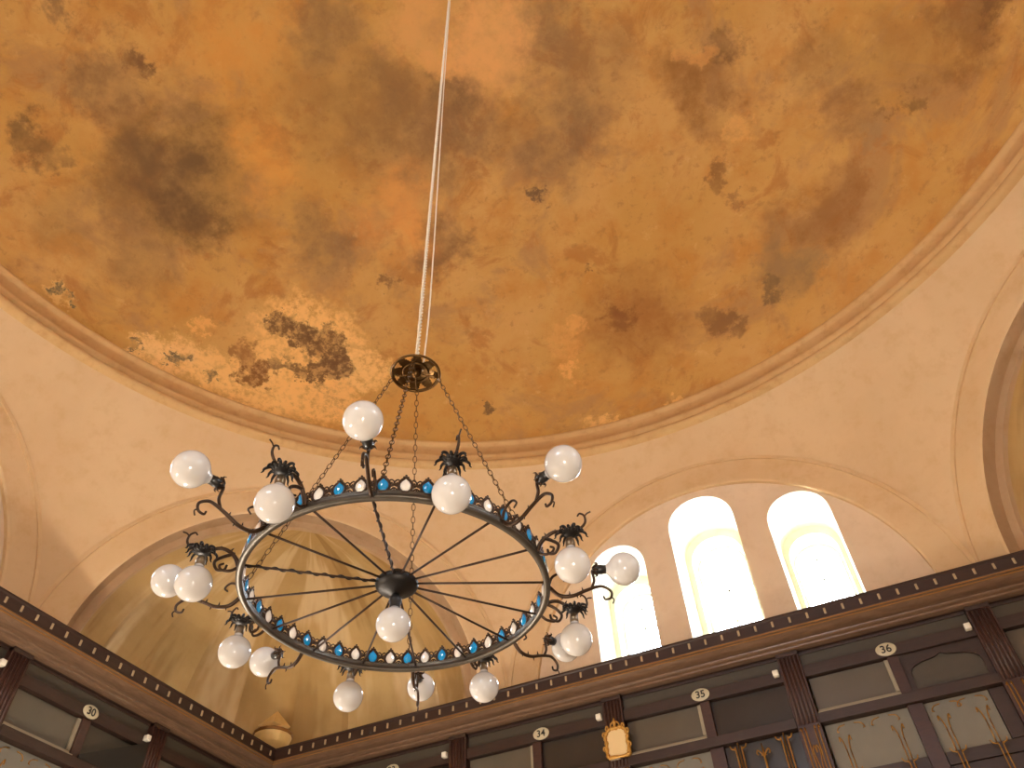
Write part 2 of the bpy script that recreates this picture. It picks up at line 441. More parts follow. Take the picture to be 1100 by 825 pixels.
# ------------------------------------------------------------------ woodwork
def wood(name, a, b, rough, scale=1.):
    N = Nodes(name)
    mp = N.n.new('ShaderNodeMapping'); mp.inputs['Scale'].default_value = (2 * scale, 9 * scale, 9 * scale); N.link(N.co, mp.inputs[0])
    f = N.noise(2.2, 6, .65, mp.outputs[0], .8)
    N.bump(f, .12, .003)
    return N.set(Base_Color=N.mix(N.maprange(f, .3, .7), lin(a), lin(b)), Roughness=rough)
MAT['crown'] = wood('varnished_crown_wood', (102, 78, 60), (122, 95, 74), .3)
MAT['dentil'] = wood('dark_red_wood', (42, 24, 19), (53, 30, 22), .5)
MAT['post'] = wood('red_brown_wood', (53, 30, 24), (67, 40, 30), .42)
MAT['rail'] = wood('dark_rail_wood', (45, 29, 22), (56, 37, 29), .45)
MAT['deep'] = simple('dark_interior_shade', (44, 34, 28), .8)  # shade inside the booths put into the colour
MAT['frieze'] = simple('olive_frieze_board', (68, 60, 48), .5)
MAT['pale'] = simple('grey_painted_panel', (116, 111, 100), .6, var=.12, scale=5)
MAT['bevel'] = simple('cream_beading', (146, 135, 114), .5)
MAT['gilt'] = simple('gilding', (164, 118, 50), .35, .75, .25, 30)
MAT['giltwood'] = simple('gilded_wood', (216, 182, 118), .45, .15, .15, 14)
MAT['giltrim'] = simple('brown_gold', (132, 88, 36), .45, .3, .15, 14)
MAT['fillet'] = simple('old_gold_line', (150, 104, 44), .4, .2, .15, 14)
MAT['cream'] = simple('cream_enamel', (192, 182, 154), .35, 0, .04)
MAT['ink'] = simple('black_ink', (26, 24, 22), .5)
MAT['porcelain'] = simple('white_porcelain', (232, 226, 210), .25, 0, .03)
MAT['stud'] = simple('pale_stud', (170, 150, 118), .4)
def dark_glass(name, rgb, rough):
    N = Nodes(name); f = N.noise(1.4, 4, .6)
    c = lin(rgb)
    return N.set(Base_Color=N.mix(f, tuple(v * .75 for v in c), tuple(v * 1.25 for v in c)), Roughness=rough, Specular_IOR_Level=.6)
MAT['pane'] = dark_glass('frosted_booth_glass', (84, 76, 64), .32)
MAT['darkpane'] = dark_glass('dark_booth_glass', (46, 40, 36), .25)

YF, XF = 7.4, -7.08        # facade planes of the right and left booth rows
def right_place(x): return W3(x, YF, 0), -PHI
def left_place(y): return W3(XF, y, 0), -PHI + PI / 2

# cornice: two mitred runs
CP = [(0, 6.645), (.30, 6.645), (.302, 6.62), (.29, 6.605), (.285, 6.475), (.305, 6.465), (.31, 6.44), (.285, 6.43), (.278, 6.42),
      (.262, 6.405), (.235, 6.385), (.20, 6.372), (.165, 6.366), (.14, 6.362), (.138, 6.348), (.125, 6.335), (.105, 6.33), (.09, 6.322), (.088, 6.305), (.06, 6.295), (0, 6.295)]
def cornice(side, end, label):
    e = empty('wooden_cornice', W3(0, YF, 6.295) if side == 'r' else W3(XF, 0, 6.295), -PHI if side == 'r' else -PHI + PI / 2, label, 'cornice')
    # local frame: x along the facade, -y out into the room
    xc = XF if side == 'r' else YF
    sgn = 1 if side == 'r' else -1
    def prof_mesh(lo, hi):
        bm = bmesh.new(); pr = CP[lo:hi]
        closed = lo == 0 and hi == len(CP)
        a = [(xc + sgn * o, -o, z - 6.295) for o, z in pr]; b = [(end, -o, z - 6.295) for o, z in pr]
        va = [bm.verts.new(p) for p in a]; vb = [bm.verts.new(p) for p in b]
        for i in range(len(va)): 
            k = (i + 1) % len(va); bm.faces.new((va[i], va[k], vb[k], vb[i]))
        bm.faces.new(va); bm.faces.new(vb[::-1])
        return bm
    link_mesh('crown_moulding', prof_mesh(5, 21), MAT['crown'], e)
    link_mesh('dentil_band', prof_mesh(0, 6), MAT['dentil'], e)
    bm = bmesh.new()
    for o, z in ((.309, .152), (.283, .130)):
        a, b = (xc + sgn * (o + .002), end)
        box(bm, min(a, b), max(a, b), -o - .003, -o + .004, z - .005, z + .005)
    link_mesh('gold_line', bm, MAT['fillet'], e)
    st = None; p0 = (-2.28 if side == 'r' else 3.83); d = .212
    ks = [k for k in range(-60, 60) if min(xc, end) + .35 < p0 + k * d < max(xc, end) - .3]
    ks = [k for k in ks if (p0 + k * d < 3.9 if side == 'r' else p0 + k * d > 1.2)]
    for k in ks:
        x = p0 + k * d
        if st is None:
            bm = bmesh.new(); box(bm, -.014, .014, -.016, 0, -.036, .036, .006)
            st = link_mesh('stud', bm, MAT['stud'], e, True, (x, -.286, .255))
        else: share('stud', st, e, (x, -.286, .255))
    # cover board from the cornice back to the wall
    bm = bmesh.new()
    if side == 'r': box(bm, XF, end, .002, .36, .31, .345)
    else: box(bm, end, YF, .002, .62, .31, .345)
    box(bm, min(xc, end), max(xc, end), .0, .33, .0, .015)
    link_mesh('top_board', bm, MAT['rail'], e)
    return e
cornice('r', 6.9, 'varnished brown cornice with pale studs running under the three bright windows')
cornice('l', -6.9, 'varnished brown cornice with pale studs above booth 30 on the left')

# pilasters
def pilaster(place, label):
    loc, rz = place
    e = empty('wooden_pilaster', (loc.x, loc.y, 3.3), rz, label, 'pilaster', None)
    bm = bmesh.new(); box(bm, -.13, .13, -.035, .1, 0, 2.985, .004); link_mesh('shaft', bm, MAT['post'], e)
    bm = bmesh.new()
    for i in range(5):
        x = -.092 + .046 * i
        tube(bm, [(x, -.037, 2.12), (x, -.037, 2.93)], .017, 10)
    link_mesh('reeding', bm, MAT['post'], e, True)
    bm = bmesh.new(); box(bm, -.13, .13, -.055, .09, 2.94, 2.99, .006); link_mesh('capital', bm, MAT['rail'], e)
    bm = bmesh.new()
    for x in (-.09, -.05, .05, .09):
        tube(bm, spline([(x, -.042, .3), (x, -.042, 1.2), (x, -.042, 2.02), (x * 1.2, -.044, 2.06)], 4), .008, 6)
    for s in (-1, 1): tube(bm, spline([(0, -.044, 1.5), (s * .02, -.046, 1.7), (s * .035, -.046, 1.82), (s * .012, -.046, 1.88), (0, -.044, 1.8)], 4), .007, 6)
    g = link_mesh('gilt_line', bm, MAT['gilt'], e, True); g['label'] = 'thin gilt lines'
    return e
PX = [-6.05, -3.83, -1.57, .72, 2.9, 5.1]
PLAB = ['reeded brown pilaster nearest the corner on the right-hand row, mostly below the frame',
        'reeded brown pilaster at left end of booth 34', 'dark reeded pilaster behind the gilt mirror, between booths 34 and 35',
        'reeded pilaster between booths 35 and 36 under the bright middle window', 'dark wide pilaster at the right end of booth 36',
        'brown pilaster beyond the right edge of the photo']
for x, l in zip(PX[:5], PLAB): pilaster(right_place(x), l)
PY = [.75, 2.95, 5.16]
for y, l in zip(PY[1:], ['reddish reeded pilaster at the left edge of the photo, left of booth 30', 'light-catching reeded pilaster at right end of booth 30']):
    pilaster(left_place(y), l)

# numbers and plates
def text_mesh(body, size, mat, parent, loc):
    cu = bpy.data.curves.new('number', 'FONT'); cu.body = body; cu.size = size; cu.align_x = 'CENTER'; cu.align_y = 'CENTER'
    cu.extrude = .002; cu.offset = .0018
    t = bpy.data.objects.new('number', cu); COL.objects.link(t)
    me = bpy.data.meshes.new_from_object(t.evaluated_get(bpy.context.evaluated_depsgraph_get()))
    bpy.data.objects.remove(t); bpy.data.curves.remove(cu)
    me.materials.clear(); me.materials.append(mat)
    o = bpy.data.objects.new('number', me); COL.objects.link(o); o.parent = parent
    o.location = loc; o.rotation_euler = (PI / 2, 0, 0); return o
def arch_poly(x0, x1, zb, zs, zt, n=10):
    """ogee head"""
    c = (x0 + x1) / 2; w = (x1 - x0) / 2; out = [(x0, zb)]
    half = [(-1, 0), (-.97, .25), (-.85, .5), (-.62, .68), (-.38, .76), (-.16, .84), (0, 1.)]
    for a, b in half: out.append((c + a * w, zs + b * (zt - zs)))
    for a, b in half[-2::-1]: out.append((c - a * w, zs + b * (zt - zs)))
    return out + [(x1, zb)]
def curl_bar(bm, x, z0, z1, s, r=.009, y=-.05):
    """upright with a crook at the top, bending to side s"""
    tube(bm, spline([(x, y, z0), (x, y, (z0 + z1) / 2), (x, y, z1 - .1), (x + s * .012, y, z1 - .05), (x + s * .045, y, z1 - .035), (x + s * .06, y, z1)], 5), r, 6)
def fleur(bm, x, z, k=1., y=-.055):
    tube(bm, [(x, y, z - .9), (x, y, z - .02), (x, y, z + .1 * k)], [.012, .012, .005], 7)
    for s in (-1, 1):
        tube(bm, spline([(x, y, z - .05 * k), (x + s * .03 * k, y, z), (x + s * .06 * k, y, z + .03 * k), (x + s * .075 * k, y, z), (x + s * .06 * k, y, z - .02 * k)], 5), .009 * k, 6)
        tube(bm, spline([(x, y, z - .34 * k), (x + s * .04 * k, y, z - .28 * k), (x + s * .07 * k, y, z - .24 * k), (x + s * .08 * k, y, z - .29 * k), (x + s * .055 * k, y, z - .31 * k)], 5), .008 * k, 6)
    tube(bm, [(x - .03 * k, y, z - .03), (x + .03 * k, y, z - .03)], .008, 6)
def booth(place, wdt, label, num=None, plate_x=None, kind='dark', left_low='pale', right_low='dark', knob=True):
    loc, rz = place
    Z = 3.3
    e = empty('wooden_booth', (loc.x, loc.y, Z), rz, label, 'booth')
    x0, x1 = .131, wdt - .131
    m0 = x0 + (x1 - x0) * .485; m1 = m0 + .12
    def part(name, mat, *boxes, bev=.004, parent=e, label=None):
        bm = bmesh.new()
        for b in boxes: box(bm, b[0], b[1], b[2], b[3], b[4] - Z, b[5] - Z, bev)
        o = link_mesh(name, bm, mat, parent)
        if label: o['label'] = label
        return o
    part('shade_backing', MAT['deep'], (x0, x1, .33, .36, 3.3, 6.28))  # dark sheet added so the booth inside reads as shade
    part('frieze_panel', MAT['frieze'], (x0, x1, .05, .08, 6.1, 6.294))
    part('frieze_moulding', MAT['rail'], (x0, x1, .03, .08, 6.255, 6.2945))
    rail = part('top_rail', MAT['rail'], (x0, x1, -.01, .1, 5.965, 6.1))
    part('middle_post', MAT['post'], (m0, m1, .0, .1, 5.515, 5.96))
    sill = part('sill', MAT['rail'], (x0, x1, -.05, .32, 5.40, 5.51))
    part('sill_highlight', MAT['bevel'], (x0 + .01, m0, -.045, -.02, 5.512, 5.524), bev=.002, parent=sill)  # pale strip added as the highlight along the sill's top edge
    pw = part('window_pane', MAT['pane'], (x0 + .02, m0 - .005, .06, .07, 5.525, 5.955), bev=0, label='grey frosted pane')
    part('beading', MAT['bevel'], (x0 + .02, m0, .03, .058, 5.53, 5.575), (m0 - .045, m0, .03, .058, 5.58, 5.95), bev=.003, parent=pw)
    if kind == 'arch':
        bm = bmesh.new(); edges = []
        hole = arch_poly(m1 + .06, x1 - .06, 5.56, 5.72, 5.9)
        for pts in ([(m1, 5.511), (x1, 5.511), (x1, 5.964), (m1, 5.964)], hole):
            vs = [bm.verts.new((x, .04, z - Z)) for x, z in pts]
            edges += [bm.edges.new((vs[k], vs[(k + 1) % len(vs)])) for k in range(len(vs))]
        bmesh.ops.triangle_fill(bm, use_beauty=True, edges=edges, normal=(0, -1, 0))
        r_ = bmesh.ops.extrude_face_region(bm, geom=bm.faces[:]); bmesh.ops.translate(bm, verts=[v for v in r_['geom'] if isinstance(v, bmesh.types.BMVert)], vec=(0, .025, 0))
        ap = link_mesh('arched_panel', bm, MAT['rail'], e)
        part('arched_pane', MAT['frieze'], (m1 + .03, x1 - .03, .068, .075, 5.53, 5.92), bev=0, parent=ap)
    elif kind == 'slope':
        part('side_pane', MAT['frieze'], (m1, x1, .07, .08, 5.515, 5.96), bev=0)
        bm = bmesh.new(); P = [(m1 - .03, 5.515), (x1, 5.515), (x1, 6.03), (m1 - .03, 5.56)]  # thin black sheet, its top edge rising to the right
        bm.faces.new([bm.verts.new((x, -.045, z - Z)) for x, z in P])
        r_ = bmesh.ops.extrude_face_region(bm, geom=bm.faces[:]); bmesh.ops.translate(bm, verts=[v for v in r_['geom'] if isinstance(v, bmesh.types.BMVert)], vec=(0, .03, 0))
        link_mesh('sloping_sheet', bm, MAT['ink'], e)['label'] = 'black sheet with slanting top edge'
    else:
        part('side_pane', MAT['darkpane'], (m1, x1, .07, .08, 5.515, 5.96), bev=0)
    # below the sill
    lp = part('lower_panel', MAT['pale' if left_low == 'pale' else 'darkpane'], (x0 + .02, m0, .05, .08, 4.87, 5.395), bev=.003)
    rp = part('lower_panel', MAT['pale' if right_low == 'pale' else 'darkpane'], (m1 + .05, x1 - .16 if right_low == 'pale' else x1, .05, .08, 4.87, 5.395), bev=.003)
    part('lower_post', MAT['post'], (m0 + .002, m1 + .045, .0, .1, 3.31, 5.395))
    part('lower_rail', MAT['rail'], (x0, m0, .03, .1, 4.74, 4.865), (m1 + .05, x1, .03, .1, 4.74, 4.865))
    part('plank', MAT['rail'], (x0, m0, .05, .1, 3.31, 4.735), (m1 + .05, x1, .05, .1, 3.31, 4.735))
    if right_low == 'pale': part('side_board', MAT['rail'], (x1 - .155, x1, .03, .1, 4.87, 5.395))
    def grille(a, b, dark):
        bm = bmesh.new(); n = 3
        for i in range(n):
            x = a + (b - a) * (i + .5) / n
            if dark and i == 1: fleur(bm, x, 5.22 - Z)
            elif dark:
                curl_bar(bm, x - .035, .2, 5.36 - Z, -1); curl_bar(bm, x + .035, .2, 5.36 - Z, 1); tube(bm, [(x, -.05, .2), (x, -.05, 5.38 - Z)], .009, 6)
            elif i != 1:
                for s in (-1, 1): tube(bm, [(x + s * .02, .045, 4.87 - Z), (x + s * .02, .045, 5.12 - Z)], .006, 5)
                for s in (-1, 1): tube(bm, spline([(x + s * .02, .044, 5.1 - Z), (x + s * .03, .044, 5.18 - Z), (x + s * .055, .044, 5.24 - Z), (x + s * .06, .044, 5.19 - Z)], 4), .007, 6)
                for s in (-1, 1): curl_bar(bm, x + s * .02, .2, 4.87 - Z, s, .007)
        if not dark:
            for c in (a + (b - a) * .28, a + (b - a) * .72):
                for s in (-1, 1): tube(bm, spline([(c + s * .05, .044, 5.36 - Z), (c + s * .12, .044, 5.345 - Z), (c + s * .15, .044, 5.30 - Z), (c + s * .13, .044, 5.29 - Z)], 4), .006, 5)
        g = link_mesh('gilt_scrollwork', bm, MAT['gilt'], e, True)
        if dark: g['label'] = 'gilt bars with a fleur-de-lis'
    grille(x0 + .05, m0 - .03, left_low != 'pale'); grille(m1 + .09, x1 - .04 - (.15 if right_low == 'pale' else 0), right_low != 'pale')
    if num:
        px = plate_x
        bm = bmesh.new()
        lathe(bm, [(0, -.008), (.9, -.008), (1., -.004), (1., 0)], 36, Matrix.Translation((0, 0, 0)) @ Matrix.Rotation(PI / 2, 4, 'X') @ Matrix.Diagonal((.115, .078, -1, 1)))
        pl = link_mesh('number_plate', bm, MAT['cream'], rail, True, (px, -.011, 6.05 - Z))
        pl['label'] = 'oval cream number plate reading ' + num
        text_mesh(num, .125, MAT['ink'], pl, (0, -.0115, -.002))
    if knob:
        bm = bmesh.new(); box(bm, -.036, .036, -.075, 0, -.036, .036, .012)
        k = link_mesh('light_fitting', bm, MAT['porcelain'], e, True, (x1 - .055, -.012, 6.06 - Z)); k['label'] = 'small white square fitting'
        bm = bmesh.new(); lathe(bm, [(0, 0), (.024, 0), (.026, .012), (.02, .02), (0, .02)], 16, Matrix.Rotation(PI / 2, 4, 'X'))
        link_mesh('backplate', bm, MAT['rail'], k, True, (0, .012, 0))
    return e
booth(right_place(PX[0]), PX[1] - PX[0], 'booth front numbered 33, partly cut by the lower edge of the photo', '33', 1.17)
booth(right_place(PX[1]), PX[2] - PX[1], 'dark wooden booth front numbered 34, left of the gilt mirror', '34', 1.24)
booth(right_place(PX[2]), PX[3] - PX[2], 'dark wooden booth front numbered 35, right of the gilt mirror', '35', 1.15)
booth(right_place(PX[3]), PX[4] - PX[3], 'wooden booth front numbered 36 with an ogee-arched panel and pale lower panels', '36', 1.09, 'arch', 'pale', 'pale')
booth(right_place(PX[4]), PX[5] - PX[4], 'booth front cut off by the right edge of the photo', None, None, 'dark', 'dark', 'dark')
booth(left_place(PY[1]), PY[2] - PY[1], 'wooden booth front numbered 30 with a black sloping sheet', '30', 1.13, 'slope', 'pale')
booth(left_place(PY[0]), PY[1] - PY[0], 'booth front at the left edge of the photo, left of the reddish pilaster', None)
booth(left_place(PY[2]), 2.1, 'booth front between booth 30 and the room corner, mostly below the photo', None, None, 'dark', knob=False)
# corner filler of the right row, gallery floor the booths stand on
loc, rz = right_place(-6.63)
bm = bmesh.new(); box(bm, -.44, .445, .04, .1, 0, 2.985, .004)
tag(link_mesh('corner_board', bm, MAT['rail'], None, False, (loc.x, loc.y, 3.3), rz), 'plain dark board closing the row of booths in the corner', 'board')
bm = bmesh.new(); box(bm, -7.78, 7.78, 6.6, 7.78, 3.1, 3.3); struct('trim_6', bm, MAT['lower'], False, -PHI)
bm = bmesh.new(); box(bm, -7.78, 6.6, 6.4, 7.78, 3.1, 3.3); struct('trim_7', bm, MAT['lower'], False, -PHI + PI / 2)

# gilt mirror on the pilaster between 34 and 35
def mirror():
    loc, rz = W3(-1.545, YF - .078, 5.49), -PHI
    e = empty('gilt_mirror', loc, rz, 'small ornate gilt-framed mirror hanging on the pilaster between booths 34 and 35', 'mirror')
    ol = [(-.115, .02), (.115, .02), (.128, .1), (.122, .2), (.13, .27), (.1, .34), (.05, .37), (0, .362), (-.05, .37), (-.1, .34), (-.13, .27), (-.122, .2), (-.128, .1)]
    bm = bmesh.new()
    bm.faces.new([bm.verts.new((x, -.012, z)) for x, z in ol])
    r_ = bmesh.ops.extrude_face_region(bm, geom=bm.faces[:]); bmesh.ops.translate(bm, verts=[v for v in r_['geom'] if isinstance(v, bmesh.types.BMVert)], vec=(0, .01, 0))
    link_mesh('mirror_glass', bm, MAT['mirror'], e)['label'] = 'mirror glass with a painted cream reflection'
    bm = bmesh.new()
    pts = spline([(x * 1.12, -.02, z + .0) for x, z in ol] + [(ol[0][0] * 1.12, -.02, ol[0][1])], 4)
    tube(bm, pts, [.022 + .006 * math.sin(i * 1.9) for i in range(len(pts))], 8, False)
    # leaf scrolls round the frame and the crest
    for s in (-1, 1):
        for (x, z, k) in ((.15, .3, .05), (.16, .13, .045), (.13, .04, .04), (.1, .37, .05)):
            tube(bm, spline([(s * (x - .02), -.02, z - k * .6), (s * (x + k * .4), -.026, z - k * .1), (s * (x + k * .25), -.03, z + k * .6), (s * (x - k * .2), -.03, z + k * .5), (s * (x - k * .1), -.028, z + k * .1)], 4), .011, 7)
        tube(bm, spline([(s * .06, -.02, .375), (s * .05, -.024, .42), (s * .02, -.028, .44), (s * .012, -.028, .41)], 4), .011, 7)
    tube(bm, spline([(0, -.02, .37), (0, -.03, .41), (0, -.03, .45), (0, -.025, .49)], 4), [.02] * 5 + [.024] * 4 + [.012] * 3 + [.004], 8)
    link_mesh('gilt_frame', bm, MAT['gilt2'], e, True)
    bm = bmesh.new(); box(bm, -.105, .105, -.004, .02, .0, .36); link_mesh('backing', bm, MAT['rail'], e)
    bm = bmesh.new(); box(bm, -.11, .02, -.03, -.005, -.012, .012, .005); link_mesh('bottom_lip', bm, MAT['bevel'], e)
    return e
N = Nodes('mirror_cream_reflection'); MAT['mirror'] = N.set(Base_Color=N.mix(N.noise(3, 3), lin((226, 200, 150)), lin((236, 214, 166))), Roughness=.3, Metallic=.25)  # cream reflection of the room put into the base colour
MAT['gilt2'] = simple('old_gilding', (190, 142, 66), .4, .45, .3, 40)
mirror()

# gilded finial in the room corner, on the cornice
def finial():
    loc = W3(-7.10, 7.34, 6.64)
    e = empty('gilded_finial', loc, -PHI + .3, 'gilded faceted finial shaped like a bud on the cornice in the room corner', 'finial')
    n = 8
    bm = bmesh.new(); lathe(bm, [(0, 0), (.14, 0), (.15, .06), (.2, .12), (.25, .2), (.285, .30), (.29, .335), (0, .335)], 16)
    link_mesh('bowl', bm, MAT['giltwood'], e)
    bm = bmesh.new(); lathe(bm, [(0, .336), (.29, .336), (.305, .345), (.31, .365), (.3, .385), (.24, .39), (0, .39)], 16)
    link_mesh('rim', bm, MAT['giltrim'], e)['label'] = 'darker brown-gold rim'
    bm = bmesh.new(); rings = []
    for r, z, sp in ((.17, .385, .0), (.225, .47, .035), (.0, .75, 0)):
        rings.append([bm.verts.new(((r - (sp if k % 2 else -sp) ) * math.cos(PI * k / 5), (r - (sp if k % 2 else -sp)) * math.sin(PI * k / 5), z + (.03 if k % 2 == 0 and 0 < r < .2 else 0))) for k in range(10)] if r else [bm.verts.new((0, 0, z))])
    for a, b in zip(rings, rings[1:]):
        for k in range(10):
            if len(b) == 1: bm.faces.new((a[k], a[(k + 1) % 10], b[0]))
            else: bm.faces.new((a[k], a[(k + 1) % 10], b[(k + 1) % 10])); bm.faces.new((a[k], b[(k + 1) % 10], b[k]))
    bm.faces.new(rings[0][::-1])
    link_mesh('bud', bm, MAT['giltwood'], e)
finial()

# ------------------------------------------------------------------ the chandelier
MAT['bronze'] = simple('dark_bronze', (62, 46, 34), .38, .8, .25, 40)
MAT['steel'] = simple('worn_ring_metal', (84, 78, 70), .42, .8, .4, 22)
MAT['iron'] = simple('black_iron', (30, 26, 24), .45, .6, .2, 40)
MAT['wire'] = simple('brown_iron_rod', (56, 38, 26), .45, .6, .2, 40)
MAT['brass'] = simple('dark_brass', (92, 66, 34), .3, .85, .25, 40)
MAT['rope'] = simple('pale_cord', (206, 190, 166), .6, 0, .15, 60)
MAT['socket'] = simple('lamp_socket_metal', (120, 104, 84), .3, .8, .1)
MAT['black'] = simple('black_lampholder', (22, 20, 20), .35)
N = Nodes('blue_glass_jewel'); N.set(Base_Color=(.0, .22, .50), Roughness=.06, Specular_IOR_Level=.9, Coat_Weight=.6); MAT['blue'] = N.m
N = Nodes('clear_glass_jewel'); N.set(Base_Color=(.85, .81, .75), Roughness=.07, Specular_IOR_Level=.9, Metallic=.25, Coat_Weight=.5); MAT['clear'] = N.m
def opal():
    N = Nodes('opal_bulb_glass')
    fr = N.noise(9, 3, .5)
    return N.set(Base_Color=N.mix(fr, (.50, .48, .465), (.56, .54, .525)), Roughness=.09, Subsurface_Weight=.35, Subsurface_Radius=(.04, .04, .04), Subsurface_Scale=1., Specular_IOR_Level=.5)
MAT['opal'] = opal()

ZB = 3.1777         # underside of the ring
RR = .55
ch = empty('ring_chandelier', (0, 0, ZB), .60189, 'large bronze ring chandelier with blue and clear glass jewels and white globe bulbs', 'chandelier')
# ring band: upright strip with a rolled bottom edge and a moulded top edge
bm = bmesh.new()
lathe(bm, [(RR - .012, .0), (RR + .008, .0), (RR + .012, .004), (RR + .012, .008), (RR + .004, .012), (RR + .003, .028), (RR + .006, .031), (RR + .003, .034), (RR - .003, .034), (RR - .006, .031), (RR - .004, .028), (RR - .005, .012), (RR - .012, .008), (RR - .012, 0)], 144)
link_mesh('ring_band', bm, MAT['steel'], ch, True)
# joints that clamp the ring segments
# a jewel mount: pear-shaped rim, trefoil tip, scrolls to its neighbours (local: x outward, y along the ring)
def pear(k, a, b):     # a half width, b half height; point up
    t = 2 * PI * k
    x = math.sin(t); z = -math.cos(t)
    w = a * (1 - .28 * max(0, z) ** 1.3)
    return x * w, z * b + (.004 if z > .95 else 0)
JZ = .057
def mount_bm():
    bm = bmesh.new(); n = 28
    pts = [(0, pear(k / n, .0232, .0298)[0], JZ + pear(k / n, .0232, .0298)[1]) for k in range(n + 1)]
    tube(bm, pts, .0048, 6, False)
    pts = [(0, pear(k / n, .0185, .0252)[0], JZ + pear(k / n, .0185, .0252)[1]) for k in range(n + 1)]
    tube(bm, pts, .0022, 5, False)
    for dy, dz in ((0, .041), (-.0065, .0335), (.0065, .0335)):
        bmesh.ops.create_icosphere(bm, subdivisions=1, radius=.0048, matrix=Matrix.Translation((0, dy, JZ + dz)))
    for s in (-1, 1):
        tube(bm, spline([(0, s * .018, JZ + .018), (0, s * .026, JZ + .022), (0, s * .034, JZ + .015), (0, s * .034, JZ + .006), (0, s * .028, JZ + .006), (0, s * .028, JZ + .011)], 4), .0026, 5)
        tube(bm, spline([(0, s * .022, JZ - .004), (0, s * .030, JZ - .002), (0, s * .036, JZ + .002)], 4), .0045, 5)
        tube(bm, spline([(0, s * .014, JZ - .022), (0, s * .024, JZ - .021), (0, s * .034, JZ - .012), (0, s * .036, JZ - .02), (0, s * .03, JZ - .024)], 4), .0028, 5)
    return bm
def jewel_bm():
    bm = bmesh.new(); n = 14
    levels = [(1., .0), (.78, .0055), (.42, .0085)]
    for side in (1, -1):
        rings = []
        for s, d in levels:
            rings.append([bm.verts.new((side * d, pear(k / n, .0185, .0252)[0] * s, pear(k / n, .0185, .0252)[1] * s)) for k in range(n)])
        c = bm.verts.new((side * .0095, 0, -.001))
        for a, b in zip(rings, rings[1:]):
            for k in range(n): bm.faces.new((a[k], a[(k + 1) % n], b[(k + 1) % n], b[k]))
        for k in range(n): bm.faces.new((rings[-1][k], rings[-1][(k + 1) % n], c))
    bmesh.ops.remove_doubles(bm, verts=bm.verts[:], dist=1e-5)
    return bm
mnt = jb = jc = None
for k in range(48):
    a = rad(90 + 7.5 * k); loc = (RR * math.cos(a), RR * math.sin(a), 0)
    if mnt is None: m = mnt = link_mesh('jewel_mount', mount_bm(), MAT['bronze'], ch, True, loc, a)
    else: m = share('jewel_mount', mnt, ch, loc, (0, 0, a))
    if k % 2 == 0:
        if jc is None: j = jc = link_mesh('jewel', jewel_bm(), MAT['clear'], m, False, (0, 0, JZ))
        else: j = share('jewel', jc, m, (0, 0, JZ))
        j['label'] = 'clear glass jewel'
    else:
        if jb is None: j = jb = link_mesh('jewel', jewel_bm(), MAT['blue'], m, False, (0, 0, JZ))
        else: j = share('jewel', jb, m, (0, 0, JZ))
        j['label'] = 'blue glass jewel'
# hub
HZ = .05
bm = bmesh.new(); lathe(bm, [(0, -.042), (.02, -.042), (.03, -.036), (.06, -.026), (.076, -.012), (.08, .002), (.074, .014), (.055, .022), (.04, .026), (.03, .05), (.012, .06), (0, .062)], 40)
hub = link_mesh('hub', bm, MAT['iron'], ch, True, (0, 0, HZ))
bm = bmesh.new(); lathe(bm, [(0, -.105), (.017, -.105), (.0195, -.1), (.0195, -.082), (.023, -.076), (.023, -.06), (.015, -.05), (.012, -.03), (0, -.03)], 20)
link_mesh('lamp_socket', bm, MAT['black'], hub, True)
# spokes
sp = None
for k in range(16):
    a = rad(11.25 + 22.5 * k)
    if sp is None:
        bm = bmesh.new(); tube(bm, [(.07, 0, HZ), (RR - .004, 0, .024)], .0042, 8)
        s = sp = link_mesh('spoke', bm, MAT['wire'], ch, True, (0, 0, 0), a)
    else: s = share('spoke', sp, ch, (0, 0, 0), (0, 0, a))
    if k in (8, 11):
        bm = bmesh.new(); pts = []
        for i in range(90):
            t = i / 89; r = .08 + (RR - .1) * t; z = HZ + (.024 - HZ) * (r - .07) / (RR - .074)
            pts.append((r, .0055 * math.cos(i * .55), z + .0055 * math.sin(i * .55)))
        tube(bm, pts, .0028, 5); link_mesh('wound_cable', bm, MAT['iron'], s, True)
# globe bulb: local +z is the neck end, centre of the globe at origin
GR = .0605
def globe_bm():
    prof = [(0, -GR)] + [(GR * math.sin(t), -GR * math.cos(t)) for t in [PI * k / 26 for k in range(1, 23)]]
    prof += [(.0205, .0615), (.0168, .066), (.0155, .072), (.0, .074)]
    bm = bmesh.new(); lathe(bm, prof, 36); return bm
globe0 = None
def globe(parent, loc, rot=(0, 0, 0)):
    global globe0
    if globe0 is None:
        globe0 = link_mesh('globe_bulb', globe_bm(), MAT['opal'], parent, True, loc); globe0.rotation_euler = rot; g = globe0
    else: g = share('globe_bulb', globe0, parent, loc, rot)
    g['label'] = 'white opal globe bulb'; return g
globe(hub, (0, 0, 1.465 + 1.6 - ZB - HZ))
